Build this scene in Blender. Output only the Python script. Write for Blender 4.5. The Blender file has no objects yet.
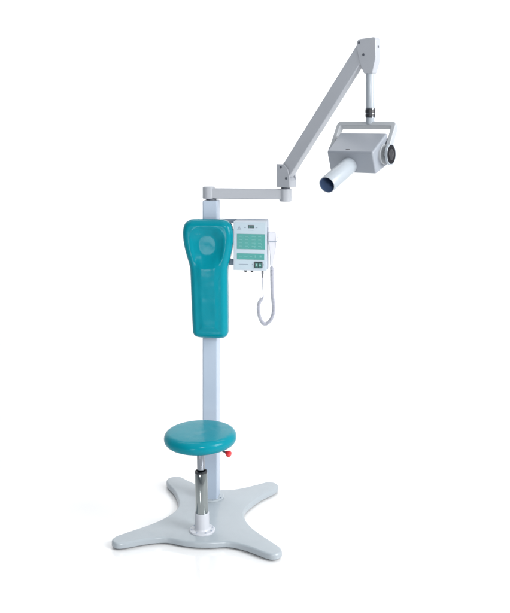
import bpy, bmesh, math, random
from math import sin, cos, pi, radians
from mathutils import Vector, Matrix

scene = bpy.context.scene
C = scene.collection
random.seed(4)

# ---------------------------------------------------------------- materials
def mat(name, col, rough=0.4, metal=0.0, coat=0.0, bump=0.0, bscale=400, mottled=0.04, spec=0.5, mscale=6):
    m = bpy.data.materials.new(name); m.use_nodes = True
    nt = m.node_tree; b = nt.nodes['Principled BSDF']
    b.inputs['Roughness'].default_value = rough
    b.inputs['Metallic'].default_value = metal
    b.inputs['Coat Weight'].default_value = coat
    b.inputs['Coat Roughness'].default_value = 0.08
    b.inputs['Specular IOR Level'].default_value = spec
    tc = nt.nodes.new('ShaderNodeTexCoord')
    n = nt.nodes.new('ShaderNodeTexNoise'); n.inputs['Scale'].default_value = mscale; n.inputs['Detail'].default_value = 5
    nt.links.new(tc.outputs['Object'], n.inputs['Vector'])
    r = nt.nodes.new('ShaderNodeValToRGB')
    r.color_ramp.elements[0].position = .0; r.color_ramp.elements[1].position = 1.0
    r.color_ramp.elements[0].color = (*[c * (1 - mottled) for c in col], 1)
    r.color_ramp.elements[1].color = (*[min(1, c * (1 + mottled)) for c in col], 1)
    nt.links.new(n.outputs['Fac'], r.inputs['Fac'])
    nt.links.new(r.outputs['Color'], b.inputs['Base Color'])
    mr = nt.nodes.new('ShaderNodeMapRange')
    mr.inputs['To Min'].default_value = max(0, rough * .88); mr.inputs['To Max'].default_value = min(1, rough * 1.12)
    nt.links.new(n.outputs['Fac'], mr.inputs['Value']); nt.links.new(mr.outputs['Result'], b.inputs['Roughness'])
    if bump:
        n2 = nt.nodes.new('ShaderNodeTexNoise'); n2.inputs['Scale'].default_value = bscale; n2.inputs['Detail'].default_value = 2
        nt.links.new(tc.outputs['Object'], n2.inputs['Vector'])
        bp = nt.nodes.new('ShaderNodeBump'); bp.inputs['Strength'].default_value = bump; bp.inputs['Distance'].default_value = .001
        nt.links.new(n2.outputs['Fac'], bp.inputs['Height']); nt.links.new(bp.outputs['Normal'], b.inputs['Normal'])
    return m

M = {
    'column': mat('blue grey powder coat', (.385, .455, .55), .38, bump=.12, bscale=500),
    'base':   mat('pale grey enamel', (.335, .375, .405), .20, coat=.0, bump=.08, bscale=300, spec=.5),
    'arm':    mat('light grey powder coat', (.35, .368, .40), .32, bump=.12, bscale=500),
    'head':   mat('head grey powder coat', (.235, .257, .292), .34, bump=.14, bscale=500),
    'yoke':   mat('pale grey enamel yoke', (.34, .36, .38), .3),
    'cone':   mat('pale cone plastic', (.31, .345, .38), .3),
    'bore':   mat('dark blue cone lining', (.10, .16, .30), .5),
    'white':  mat('white enamel', (.50, .52, .56), .3),
    'ivory':  mat('white plastic', (.56, .57, .62), .35),
    'teal':   mat('teal vinyl', (.0006, .205, .262), .18, bump=.02, bscale=220, mottled=.03, spec=.14),
    'chrome': mat('dark chrome', (.30, .33, .33), .07, metal=1),
    'steel':  mat('brushed steel', (.24, .26, .29), .15, metal=1),
    'black':  mat('black plastic', (.015, .016, .02), .35),
    'rubber': mat('black rubber', (.012, .012, .015), .6, spec=.1),
    'darkgrey': mat('dark grey plastic', (.07, .08, .10), .45),
    'red':    mat('red plastic', (.62, .02, .025), .3, coat=.3),
    'panel':  mat('pale panel film', (.40, .49, .55), .4),
    'bezel':  mat('pale bezel', (.44, .50, .56), .35),
    'display': mat('green membrane keypad', (.03, .25, .23), .32, mottled=.16, mscale=60),
    'glyph':  mat('pale keypad print', (.11, .35, .34), .4),
    'print':  mat('grey panel print', (.22, .27, .33), .5),
    'switch': mat('dark green rocker', (.004, .085, .075), .25),
    'legend': mat('pale green legend', (.30, .70, .60), .4),
    'case':   mat('grey case', (.26, .31, .38), .4, bump=.1),
    'cordgrey': mat('grey cord', (.38, .39, .45), .45),
    'case2':  mat('grey plug', (.12, .125, .14), .4),
    'wall':   mat('white studio paper', (.9, .9, .9), .9, mottled=.004, spec=.1),
    'floor':  mat('white studio floor', (.79, .79, .79), .11, mottled=.004, spec=1.0),
}

def undulate(m, scale, dist):
    nt = m.node_tree; b = nt.nodes['Principled BSDF']; old = b.inputs['Normal'].links[0].from_node
    tc = next(n for n in nt.nodes if n.type == 'TEX_COORD')
    n = nt.nodes.new('ShaderNodeTexNoise'); n.inputs['Scale'].default_value = scale; n.inputs['Detail'].default_value = 1.2
    nt.links.new(tc.outputs['Object'], n.inputs['Vector'])
    bp = nt.nodes.new('ShaderNodeBump'); bp.inputs['Strength'].default_value = 1; bp.inputs['Distance'].default_value = dist
    nt.links.new(n.outputs['Fac'], bp.inputs['Height']); nt.links.new(bp.outputs['Normal'], old.inputs['Normal'])
undulate(M['teal'], 15, .0030)
undulate(M['base'], 14, .0022)

# ---------------------------------------------------------------- mesh helpers
def link(name, bm, m, parent=None, bevel=0, seg=3, smooth=True, loc=None, rot=None, ang=35):
    bmesh.ops.recalc_face_normals(bm, faces=bm.faces)
    me = bpy.data.meshes.new(name); bm.to_mesh(me); bm.free()
    mats = m if isinstance(m, (list, tuple)) else [m]
    for k in mats: me.materials.append(M[k])
    o = bpy.data.objects.new(name, me); C.objects.link(o)
    if parent: o.parent = parent
    if loc: o.location = loc
    if rot: o.rotation_euler = rot
    if smooth:
        for p in me.polygons: p.use_smooth = True
        me.set_sharp_from_angle(angle=radians(ang))
    if bevel:
        b = o.modifiers.new('bevel', 'BEVEL'); b.width = bevel; b.segments = seg; b.limit_method = 'ANGLE'
        b.angle_limit = radians(30); b.harden_normals = True
    return o

def box(bm, c, s, mi=0, mtx=None):
    """box with centre c and full sizes s"""
    vs = [bm.verts.new((c[0] + sx * s[0] / 2, c[1] + sy * s[1] / 2, c[2] + sz * s[2] / 2))
          for sz in (-1, 1) for sy in (-1, 1) for sx in (-1, 1)]
    fs = [(0, 2, 3, 1), (4, 5, 7, 6), (0, 1, 5, 4), (2, 6, 7, 3), (0, 4, 6, 2), (1, 3, 7, 5)]
    for f in fs:
        bm.faces.new([vs[i] for i in f]).material_index = mi
    if mtx:
        for v in vs: v.co = mtx @ v.co
    return vs

def lathe(bm, prof, n=64, mtx=None, mi=0):
    """surface of revolution round z; prof = [(r, z), ...]; r=0 closes"""
    rings = []
    for r, z in prof:
        if r <= 1e-9: rings.append([bm.verts.new((0, 0, z))])
        else: rings.append([bm.verts.new((r * cos(2 * pi * i / n), r * sin(2 * pi * i / n), z)) for i in range(n)])
    for a, b in zip(rings, rings[1:]):
        for i in range(n):
            j = (i + 1) % n
            if len(a) == 1 and len(b) == 1: continue
            if len(a) == 1: f = [a[0], b[i], b[j]]
            elif len(b) == 1: f = [a[i], a[j], b[0]]
            else: f = [a[i], a[j], b[j], b[i]]
            bm.faces.new(f).material_index = mi
    if mtx:
        for r in rings:
            for v in r: v.co = mtx @ v.co
    return bm

def rod_prof(r, z0, z1, e=.0015):
    return [(0, z0), (r - e, z0), (r - e * .3, z0 + e * .3), (r, z0 + e), (r, z1 - e), (r - e * .3, z1 - e * .3), (r - e, z1), (0, z1)]

def prism(bm, pts, y0, y1, mi=0):
    """polygon in the x-z plane pushed from y0 to y1"""
    a = [bm.verts.new((x, y0, z)) for x, z in pts]
    b = [bm.verts.new((x, y1, z)) for x, z in pts]
    n = len(pts)
    bm.faces.new(a).material_index = mi
    bm.faces.new(b[::-1]).material_index = mi
    for i in range(n):
        bm.faces.new((a[i], b[i], b[(i + 1) % n], a[(i + 1) % n])).material_index = mi

def catmull(pts, per=8, closed=True):
    out = []; n = len(pts); P = [Vector(p) for p in pts]
    rng = range(n) if closed else range(n - 1)
    for i in rng:
        if closed: p0, p1, p2, p3 = P[i - 1], P[i], P[(i + 1) % n], P[(i + 2) % n]
        else: p0, p1, p2, p3 = P[max(i - 1, 0)], P[i], P[i + 1], P[min(i + 2, n - 1)]
        for k in range(per):
            t = k / per
            out.append(.5 * ((2 * p1) + (p2 - p0) * t + (2 * p0 - 5 * p1 + 4 * p2 - p3) * t * t + (3 * p1 - p0 - 3 * p2 + p3) * t ** 3))
    if not closed: out.append(P[-1])
    return out

def tube(bm, path, rad, n=16, mi=0):
    path = [Vector(p) for p in path]; rings = []
    t0 = (path[1] - path[0]).normalized()
    nrm = t0.orthogonal().normalized()
    for i, p in enumerate(path):
        t = (path[min(i + 1, len(path) - 1)] - path[max(i - 1, 0)]).normalized()
        nrm = (nrm - t * nrm.dot(t)).normalized(); bn = t.cross(nrm)
        r = rad(i / (len(path) - 1)) if callable(rad) else rad
        rings.append([bm.verts.new(p + (nrm * cos(2 * pi * k / n) + bn * sin(2 * pi * k / n)) * r) for k in range(n)])
    for a, b in zip(rings, rings[1:]):
        for k in range(n):
            bm.faces.new((a[k], a[(k + 1) % n], b[(k + 1) % n], b[k])).material_index = mi
    bm.faces.new(rings[0][::-1]).material_index = mi; bm.faces.new(rings[-1]).material_index = mi

def empty(name, loc=(0, 0, 0), rot=(0, 0, 0), parent=None):
    o = bpy.data.objects.new(name, None); C.objects.link(o)
    o.location = loc; o.rotation_euler = rot; o.empty_display_size = .05
    if parent: o.parent = parent
    return o

def align(frm, axis):
    """matrix taking +z to axis, origin to frm"""
    q = Vector((0, 0, 1)).rotation_difference(Vector(axis).normalized())
    return Matrix.Translation(Vector(frm)) @ q.to_matrix().to_4x4()

# ---------------------------------------------------------------- setting
def sweep_sheet(name, prof, m, half):
    bm = bmesh.new()
    a = [bm.verts.new((-half, y, z)) for y, z in prof]; b = [bm.verts.new((half, y, z)) for y, z in prof]
    for i in range(len(prof) - 1): bm.faces.new((a[i], b[i], b[i + 1], a[i + 1]))
    o = link(name, bm, m, ang=80); o['kind'] = 'structure'
    return o
WALL_Y, RC = 4.2, 1.0
sweep_sheet('floor', [(-8, 0), (WALL_Y - RC, 0)], 'floor', 7)
prof = [(WALL_Y - RC + RC * sin(k / 24 * pi / 2), RC - RC * cos(k / 24 * pi / 2)) for k in range(25)] + [(WALL_Y, 5.6)]
sweep_sheet('backdrop', prof, 'wall', 7)

# ---------------------------------------------------------------- the x-ray unit
YAW = radians(-8)
unit = empty('dental_xray_unit', (0, 0, 0), (0, 0, YAW))
unit['label'] = 'tall dental x-ray machine with teal stool seat and backrest on a grey four-legged base'
unit['category'] = 'x-ray machine'
UW = Matrix.Rotation(YAW, 4, 'Z')

# base: four splayed rounded legs in one casting
half = [(0, .088), (.085, .108), (.172, .172), (.212, .203), (.25, .202), (.274, .172), (.262, .122), (.205, .035), (.165, -.06), (.153, -.13),
        (.175, -.21), (.23, -.295), (.322, -.392), (.352, -.428), (.356, -.46), (.332, -.484), (.295, -.478), (.21, -.432), (.135, -.410), (.065, -.424), (0, -.431)]
cxb = .022
outl = half + [(-x, y) for x, y in half[-2:0:-1]]
outl = [(x + cxb, y) for x, y in outl]
ol = catmull([(x, y, 0) for x, y in outl], 6)
bm = bmesh.new()
B0, B1 = .006, .031
def ring_in(pts, d):
    n = len(pts); res = []
    for i in range(n):
        t = (pts[(i + 1) % n] - pts[i - 1]).normalized(); nn = Vector((t.y, -t.x, 0))
        res.append(pts[i] + nn * d)
    return res
sgn = 1
area = sum(ol[i].x * ol[(i + 1) % len(ol)].y - ol[(i + 1) % len(ol)].x * ol[i].y for i in range(len(ol)))
inward = -1 if area > 0 else 1          # t rotated to the right points outward on a CCW loop
rings = []
R = .009
for d, z in [(.004, B0), (0, B0 + .004)] + [(R - R * cos(k / 5 * pi / 2), B1 - R + R * sin(k / 5 * pi / 2)) for k in range(6)]:
    rings.append([bm.verts.new((p.x, p.y, z)) for p in ring_in(ol, d * inward)])
for a, b in zip(rings, rings[1:]):
    n = len(a)
    for i in range(n): bm.faces.new((a[i], a[(i + 1) % n], b[(i + 1) % n], b[i]))
bm.faces.new(rings[0][::-1]); bm.faces.new(rings[-1])
base = link('base', bm, 'base', unit)
for x, y in ((.31, -.44), (-.31, -.44), (.225, .155), (-.225, .155)):
    bm = bmesh.new(); lathe(bm, rod_prof(.018, .0004, B0 + .001), 24)
    link('rubber_foot', bm, 'rubber', base, loc=(x + cxb, y, 0))

# column
W = .070
bm = bmesh.new(); box(bm, (0, 0, (B1 + 1.412) / 2), (W, W, 1.412 - B1))
column = link('column', bm, 'column', unit, bevel=.006, seg=4)
bm = bmesh.new(); lathe(bm, [(0, B1 - .001), (.060, B1 - .001), (.060, B1 + .004), (.057, B1 + .0065), (.0, B1 + .0065)], 64)
flange = link('column_flange', bm, 'base', column)
for a in (-20, -70, -115, -160):
    bm = bmesh.new(); lathe(bm, [(0, 0), (.0036, 0), (.0036, .002), (.0026, .0028), (0, .0028)], 12)
    link('flange_bolt', bm, 'case', flange, loc=(.052 * cos(radians(a)), .052 * sin(radians(a)), B1 + .0064))

# ---- stool: socket, sleeve and rod, seat, lever; it leans a touch to the side
SX, SY, LEAN = .0235, -.326, radians(-1.2)
def st(name, bm, m, parent, **k):
    if parent is unit: return link(name, bm, m, unit, loc=(SX, SY, B1), rot=(0, LEAN, 0), **k)
    return link(name, bm, m, parent, **k)
bm = bmesh.new()
lathe(bm, [(0, -.001), (.055, -.001), (.055, .004), (.052, .007), (.036, .008), (.0325, .011), (.031, .016), (.031, .076), (.0295, .078), (0, .078)], 64)
socket = st('stool_post', bm, 'white', unit)
for a in (200, 250, 300, 340, 20, 150):
    bm = bmesh.new(); lathe(bm, [(0, 0), (.0036, 0), (.0036, .002), (.0026, .0028), (0, .0028)], 12)
    link('flange_bolt', bm, 'case', socket, loc=(.0455 * cos(radians(a)), .0455 * sin(radians(a)), .0071))
bm = bmesh.new(); lathe(bm, [(0, .077), (.0265, .077), (.0265, .247), (.0255, .249), (0, .249)], 64)
st('gas_spring_sleeve', bm, 'chrome', socket)
bm = bmesh.new(); lathe(bm, [(.0168, .248), (.0267, .248), (.0267, .2535), (.0255, .255), (.022, .255), (.0205, .252), (.0168, .252)], 48)
st('sleeve_hollow_shade', bm, 'black', socket)  # black ring stands in for the shade in the sleeve's hollow top
bm = bmesh.new(); lathe(bm, rod_prof(.0165, .247, .372), 48)
st('gas_spring_rod', bm, 'steel', socket)
bm = bmesh.new(); lathe(bm, rod_prof(.03, .352, .372), 40)
st('seat_hub', bm, 'darkgrey', socket)
# lever: steel rod with red ball knob
bm = bmesh.new(); tube(bm, [(.02, -.01, .366), (.09, -.034, .361), (.123, -.045, .3515)], .0042, 12)
lever = st('height_lever', bm, 'darkgrey', socket)
bm = bmesh.new(); lathe(bm, [(0, -.002), (.006, -.002), (.0085, .002), (.0125, .008), (.0138, .013), (.012, .0195), (.007, .023), (0, .024)], 32,
                        align((.119, -.0436, .353), (.028, -.010, -.010)))
st('lever_knob', bm, 'red', socket)
# seat cushion
bm = bmesh.new(); prof = [(0, .368), (.12, .368), (.132, .370)]
for k in range(15):
    a = -pi / 2 + k / 14 * pi
    prof.append((0.1295 + .026 * cos(a), .398 + .027 * sin(a)))
prof += [(.112, .4265), (.09, .4272), (.05, .4275), (0, .4276)]
lathe(bm, prof, 96)
st('seat', bm, 'teal', unit, ang=60)

# ---------------------------------------------------------------- backrest cushion
BX, BTOP, BBOT = .0, 1.331, .790
oh = [(.0, BTOP), (.05, BTOP), (.082, BTOP - .004), (.107, BTOP - .022), (.1165, BTOP - .055), (.1165, BTOP - .09), (.111, BTOP - .13), (.101, BTOP - .172),
      (.0895, BTOP - .215), (.0865, BTOP - .26), (.0855, BTOP - .34), (.084, BTOP - .43), (.0825, BBOT + .05), (.0805, BBOT + .022), (.069, BBOT + .006), (.045, BBOT), (0, BBOT)]
oo = oh + [(-x, z) for x, z in oh[-2:0:-1]]
oc = catmull([(x, z, 0) for x, z in oo], 7)
N = len(oc)
nrm = []
for i in range(N):
    t = (oc[(i + 1) % N] - oc[i - 1]).normalized()
    n = Vector((t.y, -t.x, 0))
    if n.dot(Vector((0, 1.08, 0)) - oc[i]) < 0 and abs(oc[i].x) > .02: n = -n
    if abs(oc[i].x) <= .02: n = Vector((0, -1 if oc[i].y > 1.08 else 1, 0)) 
    nrm.append(n)
TH, RR = .058, .027
def ss(a, b, x):
    t = min(1, max(0, (x - a) / (b - a))); return t * t * (3 - 2 * t)
def scoop(x, z):
    dz = z - 1.217; dx = x
    q = ((abs(dx) / .088) ** 2.4 + (abs(dz) / (.092 if dz > 0 else .108)) ** 2.4) ** (1 / 2.4)
    d = -.017 * (1 - ss(.40, 1.06, q))
    ql = max(abs(dx) / .064, abs(z - .945) / .135)
    d -= .0020 * (1 - ss(.05, 1.2, ql))
    return d
bm = bmesh.new()
rr = [[bm.verts.new((p.x * .93, 0, 1.06 + (p.y - 1.06) * .975)) for p in oc], [bm.verts.new((p.x, -.006, p.y)) for p in oc]]
K = 9; last = None
for k in range(1, K + 1):
    ph = k / K * pi / 2
    ins = RR * (1 - cos(ph)); dep = .022 + (TH - .022) * sin(ph)
    last = [oc[i] + nrm[i] * ins for i in range(N)]
    rr.append([bm.verts.new((p.x, -dep, p.y)) for p in last])
J = 22
for j in range(1, J + 1):
    s_ = j / J
    row = []
    for i, p in enumerate(last):
        tz = min(max(p.y, BBOT + .075), BTOP - .085)
        x = p.x * (1 - s_); z = p.y + (tz - p.y) * (1 - (1 - s_) ** 1.3)
        fade = ss(0, .25, s_)
        row.append(bm.verts.new((x, -(TH + .004 * ss(0, .55, s_) + scoop(x, z) * fade), z)))
    rr.append(row)
for a, b in zip(rr, rr[1:]):
    for i in range(N): bm.faces.new((a[i], a[(i + 1) % N], b[(i + 1) % N], b[i]))
bm.faces.new(rr[0][::-1])
bmesh.ops.remove_doubles(bm, verts=rr[-1], dist=.0006)
for v in bm.verts: v.co.x += .004 + (1.06 - v.co.z) * .025
back = link('backrest', bm, 'teal', unit, loc=(BX, -.047, 0), ang=75)
for z_, h_ in ((1.2, .12), (.9, .1)):
    bm = bmesh.new(); box(bm, (0, -.0409, z_), (.055, .0118, h_))
    link('mounting_plate', bm, 'darkgrey', back, loc=(-BX, .047, 0), bevel=.001)

# ---------------------------------------------------------------- control box on its bracket
CX0, CX1, CZ0, CZ1, CYF, CYB = .118, .2685, 1.102, 1.324, -.070, .004
bm = bmesh.new()
box(bm, (.079, .012, 1.315), (.0895, .004, .022)); box(bm, (.079, .012, 1.125), (.0895, .004, .03)); box(bm, (.1935, .0075, 1.212), (.145, .005, .228))
box(bm, (.079, .0, 1.215), (.07, .02, .014))
link('mounting_bracket', bm, 'case', unit, bevel=.0008, seg=2)
bm = bmesh.new(); box(bm, ((CX0 + CX1) / 2, (CYF + CYB) / 2, (CZ0 + CZ1) / 2), (CX1 - CX0, CYB - CYF, CZ1 - CZ0))
cbox = link('control_box', bm, 'case', unit, bevel=.004, seg=3)
def face(name, x0, x1, z0, z1, m, th=.0015, y=CYF, bev=.0006, parent=None):
    bm = bmesh.new(); box(bm, ((x0 + x1) / 2, y - th / 2 + .0002, (z0 + z1) / 2), (x1 - x0, th + .0004, z1 - z0))
    return link(name, bm, m, parent or cbox, bevel=bev, seg=2)
fx = lambda u: CX0 + (u - 72) / 316 * (CX1 - CX0)         # panel drawing coordinates -> metres
fz = lambda v: CZ1 - (v - 75) / 485 * (CZ1 - CZ0)
bm = bmesh.new(); box(bm, ((CX0 + CX1) / 2, CYF - .0017, (CZ0 + CZ1) / 2), (CX1 - CX0 + .0016, .0038, CZ1 - CZ0 + .0016))
link('front_bezel', bm, 'bezel', cbox, bevel=.0015)
panel = face('front_panel', fx(84), fx(377), fz(548), fz(88), 'panel', .0012, CYF - .0036)
Y1 = CYF - .0048
def marks(name, lst, m, y=Y1, th=.0006, parent=None):
    bm = bmesh.new()
    for u0, u1, v0, v1 in lst:
        box(bm, ((fx(u0) + fx(u1)) / 2, y - th / 2 + .0001, (fz(v0) + fz(v1)) / 2), (abs(fx(u1) - fx(u0)), th + .0002, abs(fz(v0) - fz(v1))))
    return link(name, bm, m, parent or cbox)
disp = face('keypad', fx(104), fx(374), fz(350), fz(200), 'display', .0012, Y1)
marks('key_print', [(122 + 62 * c + 0, 122 + 62 * c + w_, 222 + 32 * r, 227 + 32 * r) for r in range(4) for c, w_ in ((0, 34), (1, 26), (2, 38), (3, 30))] +
      [(150 + 62 * c, 156 + 62 * c, 233 + 32 * r, 239 + 32 * r) for r in range(4) for c in range(4)], 'glyph', Y1 - .0012, .0004, parent=panel)
disp2 = face('keypad', fx(104), fx(366), fz(452), fz(392), 'display', .0012, Y1)
marks('key_print', [(124, 150, 418, 423), (176, 206, 418, 423), (226, 250, 418, 423), (276, 284, 408, 434), (322, 340, 408, 430)], 'glyph', Y1 - .0012, .0004, parent=panel)
face('readout', fx(212), fx(270), fz(142), fz(112), 'black', .0012, Y1)
sg = []
for d in range(3):
    u = 219 + d * 17
    sg += [(u, u + 10, 117, 119.5), (u, u + 10, 126, 128.5), (u, u + 10, 135, 137.5), (u, u + 2.2, 117, 137), (u + 8, u + 10, 117, 137)]
marks('readout_digits', sg, 'glyph', Y1 - .0012, .0003, parent=panel)
for q in [(172, 190, 133, 140), (284, 302, 133, 140), (105, 145, 157, 160), (216, 262, 161, 164), (122, 212, 498, 503), (250, 258, 496, 506), (356, 362, 494, 508)]: marks('panel_print', [q], 'print')
bm = bmesh.new()
tri = [(fx(112), fz(152)), (fx(126), fz(118)), (fx(140), fz(152)), (fx(134), fz(152)), (fx(126), fz(132)), (fx(118), fz(152))]
prism(bm, tri, Y1 + .0001, Y1 - .0004); link('emblem', bm, 'print', cbox)
sw = face('power_switch', fx(272), fx(350), fz(534), fz(472), 'black', .003, Y1)
for u0, u1 in ((279, 309), (312, 343)): face('rocker', fx(u0), fx(u1), fz(527), fz(479), 'switch', .0028, Y1 - .003, .0008, parent=sw)
marks('switch_print', [(293, 296, 491, 515)], 'legend', Y1 - .0058, .0003, parent=sw)
bm = bmesh.new()
T = Matrix.Translation((fx(327.5), Y1 - .0060, fz(503))) @ Matrix.Rotation(pi / 2, 4, 'X')
lathe(bm, [(.0022, -.0002), (.0036, -.0002), (.0036, .0003), (.0022, .0003), (.0022, -.0002)], 24, T); link('switch_print', bm, 'legend', sw)
for u in (178, 240):
    bm = bmesh.new(); lathe(bm, [(0, .002), (.0085, .002), (.0085, -.004), (.0066, -.005), (.0066, -.010), (.005, -.0115), (0, -.0115)], 28)
    link('cable_gland', bm, 'black', cbox, loc=(fx(u), -.045, CZ0))
bm = bmesh.new(); lathe(bm, [(0, .002), (.0068, .002), (.0068, -.004), (0, -.004)], 28)
link('cord_socket', bm, 'steel', cbox, loc=(fx(350), -.045, CZ0))
bm = bmesh.new(); box(bm, (CX1 + .004, -.03, 1.268), (.0085, .022, .05)); box(bm, (CX1 + .0115, -.03, 1.248), (.0075, .022, .006)); 
link('handset_hook', bm, 'ivory', cbox, bevel=.002)

# ---------------------------------------------------------------- horizontal arm
HZ = 1.4435
AE = .3470                                   # distance from the column axis to the elbow post
bm = bmesh.new(); lathe(bm, [(0, 1.4115), (.024, 1.4115), (.024, 1.418), (.0235, 1.4195), (0, 1.4195)], 48)
link('swivel_neck', bm, 'darkgrey', column)
bm = bmesh.new(); lathe(bm, [(0, 1.4192), (.027, 1.4192), (.0285, 1.4207), (.0285, 1.4725), (.027, 1.474), (0, 1.474)], 64)
px = -.012
o = link('swivel_cap', bm, 'arm', unit, loc=(px, 0, 0))
bm = bmesh.new(); box(bm, ((px + AE) / 2, 0, HZ), (AE - px - .03, .040, .047))
harm = link('horizontal_arm', bm, 'arm', unit, bevel=.005)
bm = bmesh.new(); lathe(bm, [(0, 1.411), (.0265, 1.411), (.028, 1.4125), (.028, 1.4665), (.0265, 1.468), (0, 1.468)], 64)
post = link('elbow_post', bm, 'arm', harm, loc=(AE, 0, 0))
bm = bmesh.new(); lathe(bm, [(0, 1.467), (.020, 1.467), (.020, 1.4775), (0, 1.4775)], 40)
link('elbow_neck', bm, 'darkgrey', harm, loc=(AE, 0, 0))

# ---------------------------------------------------------------- folding arm: frame turned towards the viewer, x along the arm, z up
AY = radians(-26)
fr = dict(loc=(AE, 0, 0), rot=(0, 0, AY))
def sub(name, bm, m, parent, **k):
    """part of a part: same frame as its parent"""
    return link(name, bm, m, parent, **k)
def screws(parent, lst, y, axis=(0, -1, 0), r=.0058):
    for x, z in lst:
        bm = bmesh.new()
        lathe(bm, [(0, -.0002), (r, -.0002), (r, .0006), (r * .8, .0016), (r * .62, .0017), (r * .5, .0006), (0, .0006)], 20, align((x, y, z), axis))
        link('screw', bm, 'darkgrey', parent)
E0, E1 = 1.477, 1.582
bm = bmesh.new()
plate = [(-.030, E0), (.041, E0), (.041, 1.520), (.030, 1.560), (.010, E1), (-.030, E1)]
prism(bm, plate, -.031, -.0235)
bracket = link('elbow_bracket', bm, 'arm', unit, bevel=.0025, **fr)
bm = bmesh.new(); prism(bm, plate, .0235, .031); sub('bracket_plate', bm, 'arm', bracket, bevel=.0025)
bm = bmesh.new(); prism(bm, [(-.0295, E0 + .0005), (.0405, E0 + .0005), (.0405, 1.508), (.030, 1.522), (-.0295, 1.503)], -.0234, .0234); sub('bracket_block', bm, 'arm', bracket, bevel=.002)
screws(bracket, [(-.006, 1.568), (.022, 1.518)], -.031)
P0, P1 = Vector((.010, 1.545)), Vector((.398, 2.087))
dv = (P1 - P0).normalized(); nv = Vector((-dv.y, dv.x)); HH = .0312
poly = []
for k in range(13):
    a = pi / 2 + k / 12 * pi; poly.append(P0 + dv * (cos(a) * HH) + nv * (sin(a) * HH))
for k in range(13):
    a = -pi / 2 + k / 12 * pi; poly.append(P1 + dv * (cos(a) * HH) + nv * (sin(a) * HH))
bm = bmesh.new(); prism(bm, [(p.x, p.y) for p in poly], -.021, .021)
farm = link('folding_arm', bm, 'arm', unit, bevel=.005, **fr)

RS = .4305                                   # rod position along the folding arm
bm = bmesh.new()
kp = [(-.055, 2.116), (-.051, 2.127), (-.042, 2.134), (.030, 2.139), (.038, 2.131), (.038, 2.045), (.034, 2.030), (.021, 1.984), (-.021, 1.984), (-.040, 2.030), (-.052, 2.085)]
prism(bm, [(RS + x, z) for x, z in kp], -.0245, .0245)
for v in bm.verts:
    if v.co.z < 1.99: v.co.y *= .82
knuckle = link('upper_knuckle', bm, 'arm', unit, bevel=.004, ang=30, **fr)
screws(knuckle, [(RS - .041, 2.118), (RS - .020, 2.065)], -.0245)
bm = bmesh.new(); lathe(bm, [(0, -.0002), (.0058, -.0002), (.0058, .0006), (.0046, .0016), (.0036, .0017), (.0029, .0006), (0, .0006)], 20, align((RS + .038, 0, 2.098), (1, 0, 0)))
link('screw', bm, 'darkgrey', knuckle)
bm = bmesh.new(); lathe(bm, rod_prof(.0185, 1.766, 1.99), 48)
rod = link('hanger_rod', bm, 'cone', knuckle, loc=(RS, 0, 0))
for z0, z1, m, r in ((1.794, 1.799, 'steel', .0205), (1.799, 1.810, 'black', .0210), (1.810, 1.815, 'steel', .0205), (1.815, 1.830, 'black', .0212), (1.830, 1.837, 'steel', .0205)):
    bm = bmesh.new(); lathe(bm, [(.0180, z0 + .0001), (r - .0006, z0 + .0001), (r, z0 + .0008), (r, z1 - .0008), (r - .0006, z1 - .0001), (.0180, z1 - .0001)], 48)
    link('swivel_ring', bm, m, knuckle, loc=(RS, 0, 0))

# yoke: a rounded U whose arms lean forward to the pivots
PIV = Vector((RS - .0125, -.080, 1.641))     # middle of the pivot axis (frame coordinates)
BARZ = 1.7605
lean = math.atan2(.080, BARZ - PIV.z); LV = math.hypot(.080, BARZ - PIV.z)
def rounded(pts, rad, seg=6):
    out = []; n = len(pts)
    for i in range(n):
        p0, p, p1 = Vector(pts[i - 1]), Vector(pts[i]), Vector(pts[(i + 1) % n])
        r = rad[i]
        if r <= 0: out.append(p); continue
        a = (p0 - p).normalized() * r + p; b = (p1 - p).normalized() * r + p
        for k in range(seg + 1):
            t = k / seg; out.append((1 - t) ** 2 * a + 2 * t * (1 - t) * p + t * t * b)
    return [(v.x, v.y) for v in out]
L, R_, AW = -.1425, .1390, .019
up = rounded([(L, -LV - .012), (L, .0125), (R_, .0125), (R_, -LV - .012), (R_ - AW, -LV - .012), (R_ - AW, -.0115), (L + AW, -.0115), (L + AW, -LV - .012)],
             [.008, .022, .022, .008, .008, .008, .008, .008])
bm = bmesh.new(); prism(bm, up, -.016, .016)
A4 = Matrix.Rotation(AY, 4, 'Z')
yoke = link('yoke', bm, 'yoke', unit, bevel=.004,
            loc=Vector((AE, 0, 0)) + A4 @ Vector((PIV.x, 0, BARZ)), rot=(-lean, 0, AY))

# tube head
PITCH = radians(20)
# wedge: the top falls towards the cone, the back is a little wider than the front
YF, YB, ZT, ZB, WF, WB = -.080, .056, .040, -.056, .107, .119
bm = bmesh.new()
hv = [bm.verts.new(c) for c in ((-WF, YF, ZB), (WF, YF, ZB), (WB, YB, ZB), (.014 - WB, YB, ZB), (-WF, YF, ZT), (WF, YF, ZT), (WB, YB, ZT + .034), (.014 - WB, YB, ZT + .034))]
for f in ((0, 1, 2, 3), (4, 5, 6, 7), (0, 1, 5, 4), (1, 2, 6, 5), (2, 3, 7, 6), (3, 0, 4, 7)): bm.faces.new([hv[i] for i in f])
head = link('tube_head', bm, 'head', unit, bevel=.0075, seg=5, loc=Vector((AE, 0, 0)) + A4 @ PIV, rot=(PITCH, 0, AY))
bm = bmesh.new(); box(bm, (-.014, YF + .016, ZT + .0043), (.018, .003, .0012)); link('indicator_mark', bm, 'black', head)
bm = bmesh.new()
CL = .206
lathe(bm, [(.0315, .02), (.0345, .0005), (.0345, CL - .001), (.0339, CL), (.0319, CL), (.0315, CL - .001)], 64)
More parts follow.
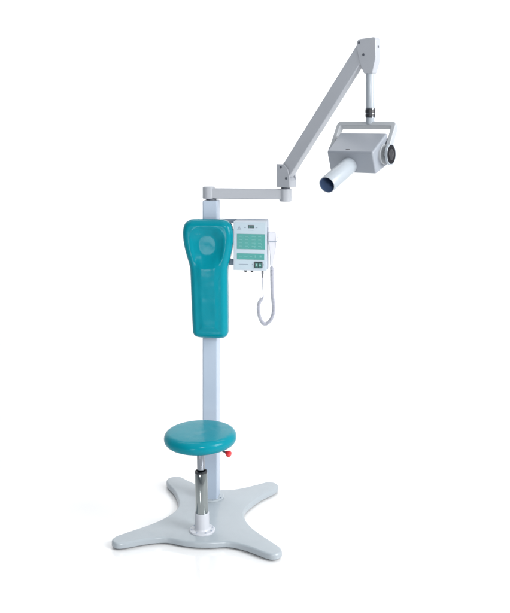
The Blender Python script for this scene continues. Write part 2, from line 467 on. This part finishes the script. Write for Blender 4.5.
cone = link('aiming_cone', bm, 'cone', head, loc=(-.010, YF, -.020), rot=(pi / 2, 0, 0))
bm = bmesh.new(); lathe(bm, [(.0314, CL - .0012), (.0314, .012), (0, .012)], 64); link('cone_lining', bm, 'bore', cone)
AX = Matrix.Rotation(pi / 2, 4, 'Y')
AXD = Matrix.Translation((-.003, 0, 0)) @ AX
x0 = .109
bm = bmesh.new(); lathe(bm, [(0, x0), (.042, x0), (.042, .118), (.040, .1205), (0, .1205)], 64, AX)
link('pivot_boss', bm, 'yoke', head)
bm = bmesh.new(); lathe(bm, [(0, .1423), (.043, .1423), (.044, .1433), (.044, .1520), (.043, .1530), (.0405, .1530), (.0400, .1515), (0, .1515)], 64, AXD)
link('angle_dial', bm, 'cone', head)
bm = bmesh.new(); lathe(bm, [(0, .1516), (.0395, .1516), (.0395, .1526), (.037, .1532), (.027, .1532), (.026, .1522), (.024, .1522), (0, .1522)], 48, AXD)
dk = link('dial_knob', bm, 'rubber', head)
bm = bmesh.new(); lathe(bm, [(0, .1521), (.023, .1521), (.023, .1535), (.021, .1545), (.012, .1545), (.011, .1538), (0, .1538)], 48, AXD)
link('dial_cap', bm, 'black', dk)
bm = bmesh.new(); lathe(bm, [(0, -x0), (.036, -x0), (.036, -.130), (.034, -.132), (0, -.132)], 48, AX)
link('pivot_boss', bm, 'head', head)

# ---------------------------------------------------------------- hand switch with its coiled cord
HY = -.030
hs = empty('hand_switch', UW @ Vector((.28, HY, 1.10)), (0, 0, YAW))
hs['label'] = 'white handset on a coiled grey cord hooked on the right side of the control box'
hs['category'] = 'hand switch'
def hp(x, y, dy=0):                          # drawing coordinates of the cord and handset -> frame of the hand switch
    px_, py_ = 225 + x / 4.908, 210 + y / 4.908
    return Vector(((px_ - 268) * .00461 + .27 - .28, dy, 1.784 - (py_ - 120) * .00457 - 1.10))
hpoly = [hp(x, y) for x, y in [(214, 112), (218, 106), (248, 107), (255, 113), (255, 150), (252, 178), (246, 205), (241, 235), (239, 268), (236, 276), (225, 276), (222, 268), (222, 235), (221, 200), (217, 170), (213, 152)]]
bm = bmesh.new(); prism(bm, [(p.x, p.z) for p in hpoly], -.019, .017)
for v in bm.verts:
    if v.co.z < hp(0, 200).z: v.co.y *= .55 if v.co.z < hp(0, 250).z else .7
handset = link('handset', bm, 'ivory', hs, bevel=.0045, seg=4)
bm = bmesh.new(); q = [hp(x, y) for x, y in [(213.5, 150), (255.6, 150), (255.6, 153), (213.5, 153)]]
prism(bm, [(p.x, p.z) for p in q], -.0195, .0175); link('seam', bm, 'case', handset)
bm = bmesh.new(); a = hp(247, 118); lathe(bm, rod_prof(.007, 0, .006), 24, align((a.x + .0075, -.001, a.z - .012), (1, 0, 0))); link('exposure_button', bm, 'ivory', handset)
cp = [hp(230, 274), hp(230, 300, -.002), hp(231, 350, -.004), hp(233, 410, -.006), hp(238, 455, -.008), hp(240, 485, -.010), hp(234, 520, -.014), hp(218, 546, -.018),
      hp(197, 556, -.020), hp(180, 540, -.020), hp(169, 510, -.020), hp(166, 478, -.018), hp(171, 450, -.016), hp(181, 434, -.015), hp(189, 428, -.015)]
path = [Vector(p) for p in catmull(cp, 40, closed=False)]
acc = [0]
for a, b in zip(path, path[1:]): acc.append(acc[-1] + (b - a).length)
LEN = acc[-1]
def at_len(d):
    import bisect
    i = min(max(bisect.bisect_right(acc, d) - 1, 0), len(path) - 2)
    f = (d - acc[i]) / max(1e-9, acc[i + 1] - acc[i]); return path[i].lerp(path[i + 1], f), (path[i + 1] - path[i]).normalized()
turns = int(LEN / .0060); steps = turns * 12; hel = []; nr = None
for k in range(steps + 1):
    p, tg = at_len(LEN * k / steps)
    nr = tg.orthogonal() if nr is None else nr - tg * nr.dot(tg)
    nr.normalize(); bn = tg.cross(nr); an = 2 * pi * turns * k / steps
    r = .0062 * min(1, k / 14, (steps - k) / 14 + .1)
    hel.append(p + (nr * cos(an) + bn * sin(an)) * r)
bm = bmesh.new(); tube(bm, hel, .0027, 8)
straight = catmull([hel[-1], hp(190, 422, -.015), hp(189, 400, -.015), hp(187, 368, -.015), hp(186, 330, -.015)], 10, closed=False)
tube(bm, straight, .0021, 10)
cord = link('coiled_cord', bm, 'cordgrey', hs)
g = hp(186, 330, -.015)
ztop = CZ0 - .0042 - 1.10
bm = bmesh.new()
H_ = ztop - g.z
lathe(bm, [(0, 0), (.0028, 0), (.0036, .004), (.0036, H_ * .45), (.0046, H_ * .5), (.0052, H_ * .55), (.0052, H_), (0, H_)], 24)
link('plug', bm, 'case2', hs, loc=g)

# ---------------------------------------------------------------- light
w = bpy.data.worlds.new('World'); scene.world = w; w.use_nodes = True
nt = w.node_tree; bg = nt.nodes['Background']
tc = nt.nodes.new('ShaderNodeTexCoord')
rp = nt.nodes.new('ShaderNodeValToRGB'); mrg = nt.nodes.new('ShaderNodeMapRange'); mrg.inputs['From Min'].default_value = -1
mth = nt.nodes.new('ShaderNodeVectorMath'); mth.operation = 'DOT_PRODUCT'; mth.inputs[1].default_value = (.7, .7, .1)
nt.links.new(tc.outputs['Generated'], mth.inputs[0]); nt.links.new(mth.outputs['Value'], mrg.inputs['Value']); nt.links.new(mrg.outputs['Result'], rp.inputs['Fac'])
rp.color_ramp.elements[0].color = (.22, .24, .27, 1); rp.color_ramp.elements[0].position = .1
rp.color_ramp.elements[1].color = (.75, .76, .78, 1); rp.color_ramp.elements[1].position = .6
nt.links.new(rp.outputs['Color'], bg.inputs['Color']); bg.inputs['Strength'].default_value = 1.0

def area(name, loc, target, sx_, sy_, watts, col=(1, 1, 1)):
    l = bpy.data.lights.new(name, 'AREA'); l.shape = 'RECTANGLE'; l.size = sx_; l.size_y = sy_; l.energy = watts; l.color = col
    o = bpy.data.objects.new(name, l); C.objects.link(o); o.location = loc
    o.rotation_euler = (Vector(target) - Vector(loc)).to_track_quat('-Z', 'Y').to_euler()
    return o
area('overhead_softbox', (0, -.5, 4.6), (0, -.5, 0), 5, 5, 25)
area('key_softbox', (3.4, -2.2, 2.6), (.1, 0, .9), 1.9, 2.3, 200)
area('fill_softbox', (.5, -4.7, 2.8), (0, 0, .8), .7, .8, 68)
area('low_softbox', (-1.25, -4.3, .72), (0, 0, 1.0), .8, .5, 17)
area('backdrop_softbox', (0, 1.6, 4.7), (0, 4.2, 1.2), 7, 1.2, 125)

# ---------------------------------------------------------------- camera
cam = bpy.data.cameras.new('camera'); co = bpy.data.objects.new('camera', cam); C.objects.link(co)
co.location = (.2035, -4.0, 1.784); co.rotation_euler = (pi / 2, 0, 0)
cam.sensor_fit = 'VERTICAL'; cam.sensor_height = 36; cam.lens = 36 * 860 / 613
cam.shift_y = -186.5 / 613; cam.clip_end = 200; cam.clip_start = .05
scene.camera = co
scene.view_settings.view_transform = 'Standard'; scene.view_settings.look = 'None'; scene.view_settings.gamma = 1; scene.view_settings.exposure = 0
scene.cycles.max_bounces = 10; scene.cycles.use_denoising = True
